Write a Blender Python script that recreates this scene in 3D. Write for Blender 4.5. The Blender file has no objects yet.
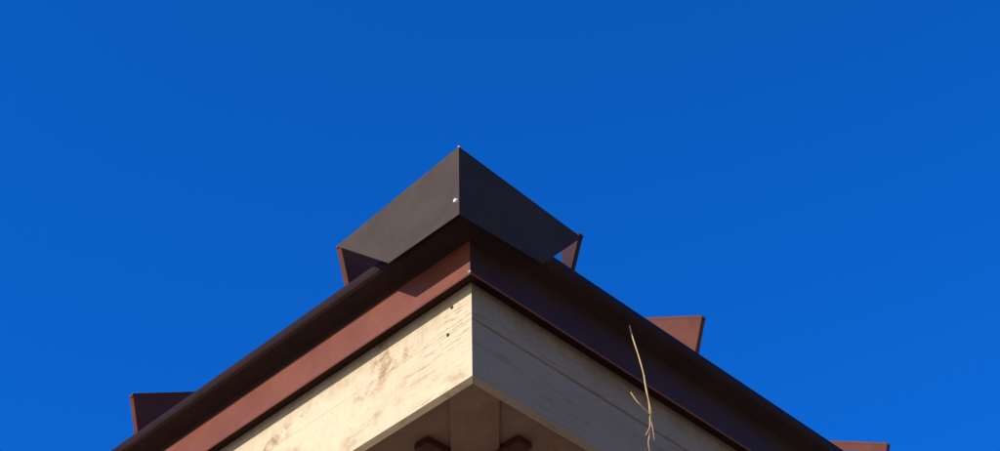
import bpy, bmesh, math, random
from mathutils import Vector, Matrix
random.seed(4)
sc=bpy.context.scene
sc.view_settings.view_transform='Standard'; sc.view_settings.look='None'; sc.view_settings.exposure=0
H=3.8               # height of fascia bottom
W,D=8.0,10.0
FH=.251
# ---------------- materials
def nt(name):
    m=bpy.data.materials.new(name); m.use_nodes=True
    t=m.node_tree; b=t.nodes['Principled BSDF']; return m,t,b
def N(t,k,**kw):
    n=t.nodes.new(k)
    for a,v in kw.items(): setattr(n,a,v)
    return n
def ramp(t,src,stops):
    r=t.nodes.new('ShaderNodeValToRGB'); e=r.color_ramp.elements
    while len(e)<len(stops): e.new(0.5)
    for i,(p,c) in enumerate(stops):
        e[i].position=p; e[i].color=(c,c,c,1) if not isinstance(c,tuple) else (*c,1)
    t.links.new(src,r.inputs[0]); return r.outputs[0]
def coords(t,scale=(1,1,1),loc=(0,0,0)):
    tc=t.nodes.new('ShaderNodeTexCoord'); mp=t.nodes.new('ShaderNodeMapping')
    mp.inputs['Scale'].default_value=scale; mp.inputs['Location'].default_value=loc
    t.links.new(tc.outputs['Object'],mp.inputs[0]); return mp.outputs[0]
def noise(t,vec,scale,detail=6,rough=.55):
    n=t.nodes.new('ShaderNodeTexNoise'); n.inputs['Scale'].default_value=scale
    n.inputs['Detail'].default_value=detail; n.inputs['Roughness'].default_value=rough
    t.links.new(vec,n.inputs['Vector']); return n.outputs['Fac']
def mul(t,a,v):
    m=N(t,'ShaderNodeMath',operation='MULTIPLY'); t.links.new(a,m.inputs[0])
    if hasattr(v,'is_linked'): t.links.new(v,m.inputs[1])
    else: m.inputs[1].default_value=v
    return m.outputs[0]
def mix(t,f,a,b,mode='MIX'):
    m=t.nodes.new('ShaderNodeMix'); m.data_type='RGBA'; m.blend_type=mode
    for s,v in ((0,f),(6,a),(7,b)):
        if hasattr(v,'is_linked'): t.links.new(v,m.inputs[s])
        else: m.inputs[s].default_value= v if s==0 else (*v,1)
    return m.outputs[2]
def bump(t,b,h,strength,dist):
    n=t.nodes.new('ShaderNodeBump'); n.inputs['Strength'].default_value=strength; n.inputs['Distance'].default_value=dist
    t.links.new(h,n.inputs['Height']); t.links.new(n.outputs[0],b.inputs['Normal'])
def metal(name,c1,c2,rough=.45,bstr=.12,spec=.3,dust=.2):
    m,t,b=nt(name); v=coords(t)
    col=mix(t,ramp(t,noise(t,v,9),[(.35,0.),(.68,1.)]),c1,c2)
    d=ramp(t,noise(t,v,80,8,.7),[(.54,0.),(.72,1.)])
    d=mul(t,d,ramp(t,noise(t,v,6,4),[(.35,.3),(.65,1.)]))
    col=mix(t,mul(t,d,dust),col,(.22,.15,.11))
    sv=noise(t,coords(t,(30,30,6)),2,8,.75)
    col=mix(t,mul(t,ramp(t,sv,[(.60,0.),(.70,1.)]),dust*.8),col,(.05,.03,.025))
    t.links.new(col,b.inputs['Base Color'])
    t.links.new(ramp(t,noise(t,v,25),[(.3,rough-.08),(.7,rough+.12)]),b.inputs['Roughness']); b.inputs['Specular IOR Level'].default_value=spec
    bump(t,b,noise(t,v,11,3),bstr,.012)
    return m
def paintwood(name,axis,c1,c2,stain,grain=.6,shade_grime=.5,bs=.35):
    m,t,b=nt(name)
    g=[12,12,12]; g[axis]=.45
    v=coords(t); vg=coords(t,tuple(g))
    base=mix(t,ramp(t,noise(t,v,5),[(.35,0.),(.7,1.)]),c1,c2)
    gr=noise(t,vg,5,6,.5)
    cr=ramp(t,gr,[(.466,0.),(.480,1.),(.484,1.),(.498,0.)])
    patch=ramp(t,noise(t,coords(t,(1,1,1),(3.1,1.7,.4)),4.5,3),[(.46,0.),(.58,1.)])
    col=mix(t,mul(t,mul(t,cr,patch),grain),base,(.17,.10,.06))
    # brown blotches in a few clusters
    s=ramp(t,noise(t,v,16,10,.75),[(.47,0.),(.60,1.)])
    gl2=noise(t,coords(t,(1.6,1.6,3),(.3,.9,.2)),3.2,3,.5)
    col=mix(t,mul(t,mul(t,s,ramp(t,gl2,[(.50,.04),(.60,1.)])),stain),col,(.34,.18,.08))
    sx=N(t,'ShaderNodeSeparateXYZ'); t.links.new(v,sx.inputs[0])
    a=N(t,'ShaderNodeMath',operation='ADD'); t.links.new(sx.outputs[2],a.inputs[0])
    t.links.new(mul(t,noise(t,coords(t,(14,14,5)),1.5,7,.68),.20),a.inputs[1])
    top_shade=ramp(t,a.outputs[0],[(.28,0.),(.365,1.)])
    col=mix(t,mul(t,top_shade,shade_grime),col,(.17,.12,.085))  # painted shade below the gutter, darkening towards the top of the board
    mo=ramp(t,noise(t,v,28,7,.7),[(.48,0.),(.70,1.)])
    col=mix(t,mul(t,mo,shade_grime*.45),col,(.30,.22,.15))
    sp=ramp(t,noise(t,v,120,2,.5),[(.67,0.),(.72,1.)])
    col=mix(t,mul(t,sp,.55),col,(.2,.13,.08))
    t.links.new(col,b.inputs['Base Color']); b.inputs['Roughness'].default_value=.7
    b.inputs['Specular IOR Level'].default_value=.15
    fine=[60,60,60]; fine[axis]=14
    h=N(t,'ShaderNodeMath',operation='ADD'); t.links.new(mul(t,gr,.4),h.inputs[0]); t.links.new(noise(t,coords(t,tuple(fine)),3,6),h.inputs[1])
    bump(t,b,h.outputs[0],bs,.003)
    return m
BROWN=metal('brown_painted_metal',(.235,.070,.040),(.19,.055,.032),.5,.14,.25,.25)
BROWN_SHADE=metal('brown_shaded_metal',(.054,.020,.014),(.040,.015,.010),.5,.12,.2,.12)  # shaded copy of the brown paint, darkened for the side away from the sun
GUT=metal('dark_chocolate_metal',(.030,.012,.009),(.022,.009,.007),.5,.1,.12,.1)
RBROWN=metal('rib_brown_metal',(.16,.049,.028),(.12,.037,.022),.6,.12,.15)
DARKB=metal('roof_brown_metal',(.075,.027,.017),(.06,.02,.013),.6,.1,.1)
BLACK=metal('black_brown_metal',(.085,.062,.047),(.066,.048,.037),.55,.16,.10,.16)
BLACK_SHADE=metal('black_brown_shaded_metal',(.050,.036,.029),(.038,.028,.022),.55,.16,.10,.12)  # same guard metal, shade of the right face put into the colour
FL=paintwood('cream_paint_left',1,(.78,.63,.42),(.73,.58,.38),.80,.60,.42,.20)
FR=paintwood('cream_paint_right_shaded',0,(.335,.268,.205),(.295,.235,.18),.25,.6,.65,.7)  # same cream paint as the left, darkened in colour for its shaded side
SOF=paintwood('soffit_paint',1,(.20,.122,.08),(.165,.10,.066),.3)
WALL,t_,b_=nt('render_wall'); v_=coords(t_)
t_.links.new(mix(t_,noise(t_,v_,3),(.55,.48,.38),(.48,.41,.32)),b_.inputs['Base Color']); b_.inputs['Roughness'].default_value=.9
bump(t_,b_,noise(t_,v_,60),.4,.01)
SCREW,t_,b_=nt('zinc'); b_.inputs['Base Color'].default_value=(.75,.72,.68,1); b_.inputs['Metallic'].default_value=.3; b_.inputs['Roughness'].default_value=.4
NAIL,t_,b_=nt('rust_nail'); v_=coords(t_); t_.links.new(mix(t_,noise(t_,v_,90),(.10,.05,.03),(.05,.03,.02)),b_.inputs['Base Color'])
STRAW,t_,b_=nt('straw'); v_=coords(t_); t_.links.new(mix(t_,noise(t_,v_,30),(.80,.52,.24),(.6,.38,.17)),b_.inputs['Base Color'])
GLASS,t_,b_=nt('glass'); b_.inputs['Base Color'].default_value=(.03,.04,.05,1); b_.inputs['Roughness'].default_value=.05
GR,t_,b_=nt('pale_gravel'); v_=coords(t_)
t_.links.new(mix(t_,noise(t_,v_,3,10,.7),(.36,.29,.22),(.26,.20,.15)),b_.inputs['Base Color']); b_.inputs['Roughness'].default_value=.95
bump(t_,b_,noise(t_,v_,40),.5,.02)
# ---------------- house
house=bpy.data.objects.new('house',None); sc.collection.objects.link(house)
house.location=(0,0,H); house.rotation_euler=(0,0,math.radians(46.305))
def mk(name,verts,faces,mat,parent=house,bev=0,solid=0,off=0):
    me=bpy.data.meshes.new(name); me.from_pydata(verts,[],faces); me.update()
    bm=bmesh.new(); bm.from_mesh(me); bmesh.ops.remove_doubles(bm,verts=bm.verts,dist=1e-6)
    bmesh.ops.recalc_face_normals(bm,faces=bm.faces); bm.to_mesh(me); bm.free()
    o=bpy.data.objects.new(name,me); sc.collection.objects.link(o); o.parent=parent; me.materials.append(mat)
    if solid:
        s=o.modifiers.new('s','SOLIDIFY'); s.thickness=solid; s.offset=off
    if bev:
        b=o.modifiers.new('b','BEVEL'); b.width=bev; b.segments=2; b.limit_method='ANGLE'; b.angle_limit=math.radians(35)
    return o
def pt(side,t,o,z):
    return (t,-o,z) if side==0 else (-o,t,z)
def corner(i,o,z):
    l=o*1.10 if o>0 else o
    return [(-l,-o,z),(W+o,-o,z),(W+o,D+o,z),(-l,D+o,z)][i]
def sweep(name,prof,mat,edges=(0,1,2,3),closed=False,**kw):
    vs=[];fs=[]
    for e in edges:
        a,b=e,(e+1)%4; n=len(prof); base=len(vs)
        for o,z in prof: vs.append(corner(a,o,z)); vs.append(corner(b,o,z))
        for k in range(n if closed else n-1):
            k2=(k+1)%n
            fs.append((base+2*k,base+2*k+1,base+2*k2+1,base+2*k2))
    return mk(name,vs,fs,mat,**kw)
fpr=[(-.020,FH+.01),(0,FH+.01),(0,.161),(-.006,.158),(-.006,.153),(.002,.151),(.002,0),(-.020,0)]
fpl=[(-.020,FH+.01),(0,FH+.01),(0,.1572),(-.0006,.157),(-.0006,.1563),(.0002,.156),(.0002,0),(-.020,0)]
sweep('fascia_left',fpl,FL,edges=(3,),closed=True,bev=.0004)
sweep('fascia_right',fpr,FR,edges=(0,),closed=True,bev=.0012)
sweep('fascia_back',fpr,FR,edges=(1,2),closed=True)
bandp=[(.0278,.246),(.029,.249),(.029,.345)]
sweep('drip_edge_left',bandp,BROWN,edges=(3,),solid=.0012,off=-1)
sweep('drip_edge_right',bandp,BROWN_SHADE,edges=(0,1,2),solid=.0012,off=-1)
sweep('drip_edge_underside',[(.001,.256),(.018,.2540),(.0272,.2465)],GUT,solid=.0008)  # dark colour here paints in the shade under the band
sweep('drip_edge_hem',[(.0288,.2455),(.0312,.2455),(.0312,.2490),(.0302,.2490)],BROWN,edges=(0,),solid=.0005)
gp=[(.0295,.343),(.031,.346),(.034,.350),(.060,.362),(.072,.368),(.077,.374),(.079,.383),(.079,.395),(.0765,.400),(.071,.401),(.067,.397)]
sweep('gutter_front',gp,GUT,solid=.0012,off=-1)
sweep('gutter_back',[(.0035,.2575),(.0035,.390)],GUT,solid=.001)
# soffit
so=.55
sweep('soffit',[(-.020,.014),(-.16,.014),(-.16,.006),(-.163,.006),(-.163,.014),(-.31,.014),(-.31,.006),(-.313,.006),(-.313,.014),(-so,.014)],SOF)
def box(name,x0,x1,y0,y1,z0,z1,mat,bev=0,parent=house):
    vs=[(x,y,z) for x in(x0,x1) for y in(y0,y1) for z in(z0,z1)]
    fs=[(0,1,3,2),(4,6,7,5),(0,4,5,1),(2,3,7,6),(0,2,6,4),(1,5,7,3)]
    return mk(name,vs,fs,mat,parent,bev)
hb=mk('hip_beam',[(.032,0,.004),(.075,.050,.004),(.8,.050,.004),(.8,-.058,.004),(.075,-.058,.004)]+[(.032,0,.013),(.075,.050,.013),(.8,.050,.013),(.8,-.058,.013),(.075,-.058,.013)],
 [(0,1,2,3,4),(5,6,7,8,9),(0,1,6,5),(1,2,7,6),(2,3,8,7),(3,4,9,8),(4,0,5,9)],SOF,bev=.0015); hb.rotation_euler=(0,0,math.radians(45))
for i,t in enumerate([.255+.6*k for k in range(13)]):
    box('rafter_end_l%d'%i,.092,so-.003,t-.022,t+.022,-.006,.012,DARKB,.002)
    if t<7: box('rafter_end_r%d'%i,t-.022,t+.022,.092,so-.003,-.006,.012,DARKB,.002)
wz=-H; o_=so-.002
mk('walls',[(o_,o_,.010),(W-o_,o_,.010),(W-o_,D-o_,.010),(o_,D-o_,.010),(o_,o_,wz),(W-o_,o_,wz),(W-o_,D-o_,wz),(o_,D-o_,wz)],[(0,1,5,4),(1,2,6,5),(2,3,7,6),(3,0,4,7)],WALL)
for i,(s,t) in enumerate(((0,2.6),(0,5.4),(1,3.0),(1,7.0))):
    z0,z1=-H+1.0,-H+2.3
    if s==0:
        box('window_frame_%d'%i,t-.6,t+.6,o_-.03,o_+.02,z0,z1,FL,.004); box('window_glass_%d'%i,t-.53,t+.53,o_-.034,o_,z0+.07,z1-.07,GLASS)
    else:
        box('window_frame_%d'%i,o_-.03,o_+.02,t-.6,t+.6,z0,z1,FL,.004); box('window_glass_%d'%i,o_-.034,o_,t-.53,t+.53,z0+.07,z1-.07,GLASS)
# roof
P=.55; ro,rz=.040,.425
hr=(W/2+ro)*P
rv=[(-ro,-ro,rz),(W+ro,-ro,rz),(W+ro,D+ro,rz),(-ro,D+ro,rz),(W/2,W/2,rz+hr),(W/2,D-W/2,rz+hr)]
mk('roof_sheet',rv,[(0,1,4),(1,2,5,4),(2,3,5),(3,0,4,5)],DARKB,solid=.002)
sweep('eave_strip',[(.004,.391),(.039,.423)],DARKB,solid=.001)
def rib(name,side,t,ztip=.55,th=.013,L=None,mat=RBROWN):
    tip=.068
    if L is None: L=max(min(t-.02,3.9),.12)
    t0=(tip,ztip); b0=(.026, rz+(ro-.026)*P-.003)
    t1=(-L, ztip+(tip+L)*P); b1=(-L, rz+(ro+L)*P-.003)
    vs=[];fs=[]
    def q(pa,tt0,tt1):
        i=len(vs)
        for tt in (tt0,tt1):
            for (o,z) in pa: vs.append(pt(side,tt,o,z))
        n=len(pa)
        fs.append(tuple(range(i,i+n))); fs.append(tuple(range(i+n,i+2*n))[::-1])
        for k in range(n): fs.append((i+k,i+(k+1)%n,i+n+(k+1)%n,i+n+k))
    q([b0,t0,t1,b1],t-.0015,t+.0015)
    q([(t0[0]+.001,t0[1]-.006),(t0[0]+.001,t0[1]+.003),(t1[0],t1[1]+.003),(t1[0],t1[1]-.006)],t-.002,t+th)
    q([(b0[0],b0[1]),(t0[0]+.001,t0[1]),(t0[0]-.0015,t0[1]),(b0[0]-.0025,b0[1])],t-.0012,t+th)
    return mk(name,vs,fs,mat,bev=.0006)
RT=[.754,1.555]+[2.2+.65*i for i in range(8)]
LT=[.378,1.21]+[2.0+.75*i for i in range(10)]
rib('roof_rib_end',0,.297,.543,L=-.008,mat=BROWN_SHADE)  # shaded brown stands in for the guard's shade on this rib
for i,t in enumerate(RT): rib('roof_rib_r%d'%i,0,t,.549)
for i,t in enumerate(LT): rib('roof_rib_l%d'%i,1,t,.570)
hc=mk('hip_cap',[(0,-.06,0),(0,0,.02),(0,.06,0),(5.6,-.06,5.6*P/1.414),(5.6,0,.02+5.6*P/1.414),(5.6,.06,5.6*P/1.414)],[(0,1,4,3),(1,2,5,4)],DARKB,solid=.002)
hc.rotation_euler=(0,0,math.radians(45)); hc.location=(.02,.02,rz-.02)
# corner splash guard
gl,gr_=.115,.080
def guard():
    vs=[];fs=[]
    Lp=[(-gr_,.334),(.147,.336),(.324,.498),(.328,.507),(-gr_,.542)]
    Rp=[(-gl,.334),(.150,.352),(.281,.508),(.286,.521),(-gl,.542)]
    for s,pp,o in ((1,Lp,gl),(0,Rp,gr_)):
        i=len(vs)
        for t,z in pp: vs.append(pt(s,t,o,z))
        fs.append(tuple(range(i,i+len(pp))))
        a,b=pp[-1],pp[-2]; j=len(vs)
        vs.append(pt(s,a[0]+.014,o-.014,a[1]-.004)); vs.append(pt(s,b[0]-.008,o-.014,b[1]-.004))
        fs.append((i+len(pp)-1,i+len(pp)-2,j+1,j))
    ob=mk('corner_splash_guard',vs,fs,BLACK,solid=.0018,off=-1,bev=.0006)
    ob.data.materials.append(BLACK_SHADE)
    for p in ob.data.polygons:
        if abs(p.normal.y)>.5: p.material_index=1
    return ob
guard()
for s,t,o in ((1,.300,gl-.002),):
    vs=[pt(s,t,o,.49),pt(s,t,o,.505),pt(s,t+.01,-.06,.57),pt(s,t+.01,-.06,.55)]
    mk('guard_bracket_%d'%s,vs,[(0,1,2,3)],BLACK,solid=.002)
def cyl(name,loc,rad,dep,axis,mat,parent=house):
    bm=bmesh.new(); bmesh.ops.create_cone(bm,cap_ends=True,segments=14,radius1=rad,radius2=rad*.75,depth=dep)
    me=bpy.data.meshes.new(name); bm.to_mesh(me); bm.free(); me.materials.append(mat)
    o=bpy.data.objects.new(name,me); sc.collection.objects.link(o); o.parent=parent; o.location=loc
    o.rotation_euler=Vector(axis).to_track_quat('Z','Y').to_euler()
    return o
cyl('guard_screw',(-gl-.002,-.070,.380),.0065,.004,(-1,0,0),SCREW)
cyl('guard_tip_rivet',(-gl+.002,-gr_+.002,.542),.0032,.005,(-1,-1,.5),SCREW)
cyl('gutter_rivet',(-.032,-.027,.252),.0035,.004,(-1,-1,0),SCREW)
for i,(t,z) in enumerate(((.061,.222),(.073,.151))):
    cyl('nail_l%d'%i,(-.0015,t,z),.0045,.003,(-1,0,0),NAIL)
# dry grass stem
cu=bpy.data.curves.new('dry_grass_stem','CURVE'); cu.dimensions='3D'; cu.bevel_depth=.0016; cu.bevel_resolution=2
stems=[[(.443,.315,.081),(.450,.292,.10),(.460,.245,.108),(.471,.205,.11),(.478,.150,.112),(.479,.099,.11),(.472,.042,.11),(.462,.010,.105),(.470,-.02,.10)],
 [(.471,.205,.11),(.470,.17,.115),(.480,.13,.115),(.484,.102,.11),(.476,.06,.11),(.455,.03,.11)],
 [(.420,.128,.10),(.435,.113,.105),(.453,.108,.11),(.479,.099,.11)],
 [(.443,.33,.078),(.446,.285,.105),(.464,.24,.112),(.471,.205,.11)],
 [(.479,.099,.11),(.489,.06,.10),(.488,.03,.10)]]
for s in stems:
    sp=cu.splines.new('NURBS'); sp.points.add(len(s)-1); sp.use_endpoint_u=True; sp.order_u=3
    for i,(x,z,o) in enumerate(s):
        d=(o-.085)
        sp.points[i].co=(x-d-.006,-o,z-d*1.25,1); sp.points[i].radius=1.1-.6*i/len(s)
go=bpy.data.objects.new('dry_grass_stem',cu); sc.collection.objects.link(go); cu.materials.append(STRAW)
go.location=house.location; go.rotation_euler=house.rotation_euler
g=mk('ground',[(-3000,-3000,0),(3000,-3000,0),(3000,3000,0),(-3000,3000,0)],[(0,1,2,3)],GR,parent=None)
# ---------------- light
EL=math.radians(33); az=Vector((-.73,-.71,0)).normalized()
sd=Vector((az.x*math.cos(EL),az.y*math.cos(EL),math.sin(EL)))
sl=bpy.data.lights.new('sun','SUN'); sl.energy=4.6; sl.angle=math.radians(.5); sl.color=(1,.93,.80)
so_=bpy.data.objects.new('sun',sl); sc.collection.objects.link(so_); so_.rotation_euler=sd.to_track_quat('Z','Y').to_euler(); so_.location=(-20,-15,20)
w=bpy.data.worlds.new('World'); sc.world=w; w.use_nodes=True; t=w.node_tree
bg=t.nodes['Background']; sk=t.nodes.new('ShaderNodeTexSky'); sk.sky_type='NISHITA'; sk.sun_disc=False
sk.sun_elevation=EL; sk.sun_rotation=math.atan2(az.x,az.y)%(2*math.pi); sk.ozone_density=3; sk.air_density=1; sk.dust_density=.3
tc=t.nodes.new('ShaderNodeTexCoord'); sx=t.nodes.new('ShaderNodeSeparateXYZ'); t.links.new(tc.outputs['Generated'],sx.inputs[0])
tint=ramp(t,sx.outputs[2],[(.0,(.42,.36,.285)),(.30,(.30,.34,.32)),(.54,(.020,.375,.96)),(.8,(.022,.39,.98))])
m=t.nodes.new('ShaderNodeMix'); m.data_type='RGBA'; m.blend_type='MULTIPLY'; m.inputs[0].default_value=1
t.links.new(sk.outputs[0],m.inputs[6]); t.links.new(tint,m.inputs[7])
sc2=t.nodes.new('ShaderNodeVectorMath'); sc2.operation='SCALE'; sc2.inputs[3].default_value=2.0
t.links.new(m.outputs[2],sc2.inputs[0])
t.links.new(sc2.outputs[0],bg.inputs[0]); bg.inputs[1].default_value=.12
# ---------------- camera
f_px=1718.; e=math.radians(42.43); r=math.radians(1.543)
cam=bpy.data.cameras.new('camera'); co=bpy.data.objects.new('camera',cam); sc.collection.objects.link(co); sc.camera=co
cam.sensor_width=36; cam.lens=f_px/1000*36; cam.clip_end=10000; cam.clip_start=.05
fw=Vector((0,math.cos(e),math.sin(e))); ri=Vector((1,0,0)); up=Vector((0,-math.sin(e),math.cos(e)))
up2=up*math.cos(r)+ri*math.sin(r); ri2=ri*math.cos(r)-up*math.sin(r)
R=Matrix((ri2,up2,-fw)).transposed()
dist=3.6; dc=Vector(((472.4-500)/f_px*dist,(225.5-375.6)/f_px*dist,-dist))
pos=Vector((0,0,H))-R@dc
co.matrix_world=Matrix.Translation(pos)@R.to_4x4()
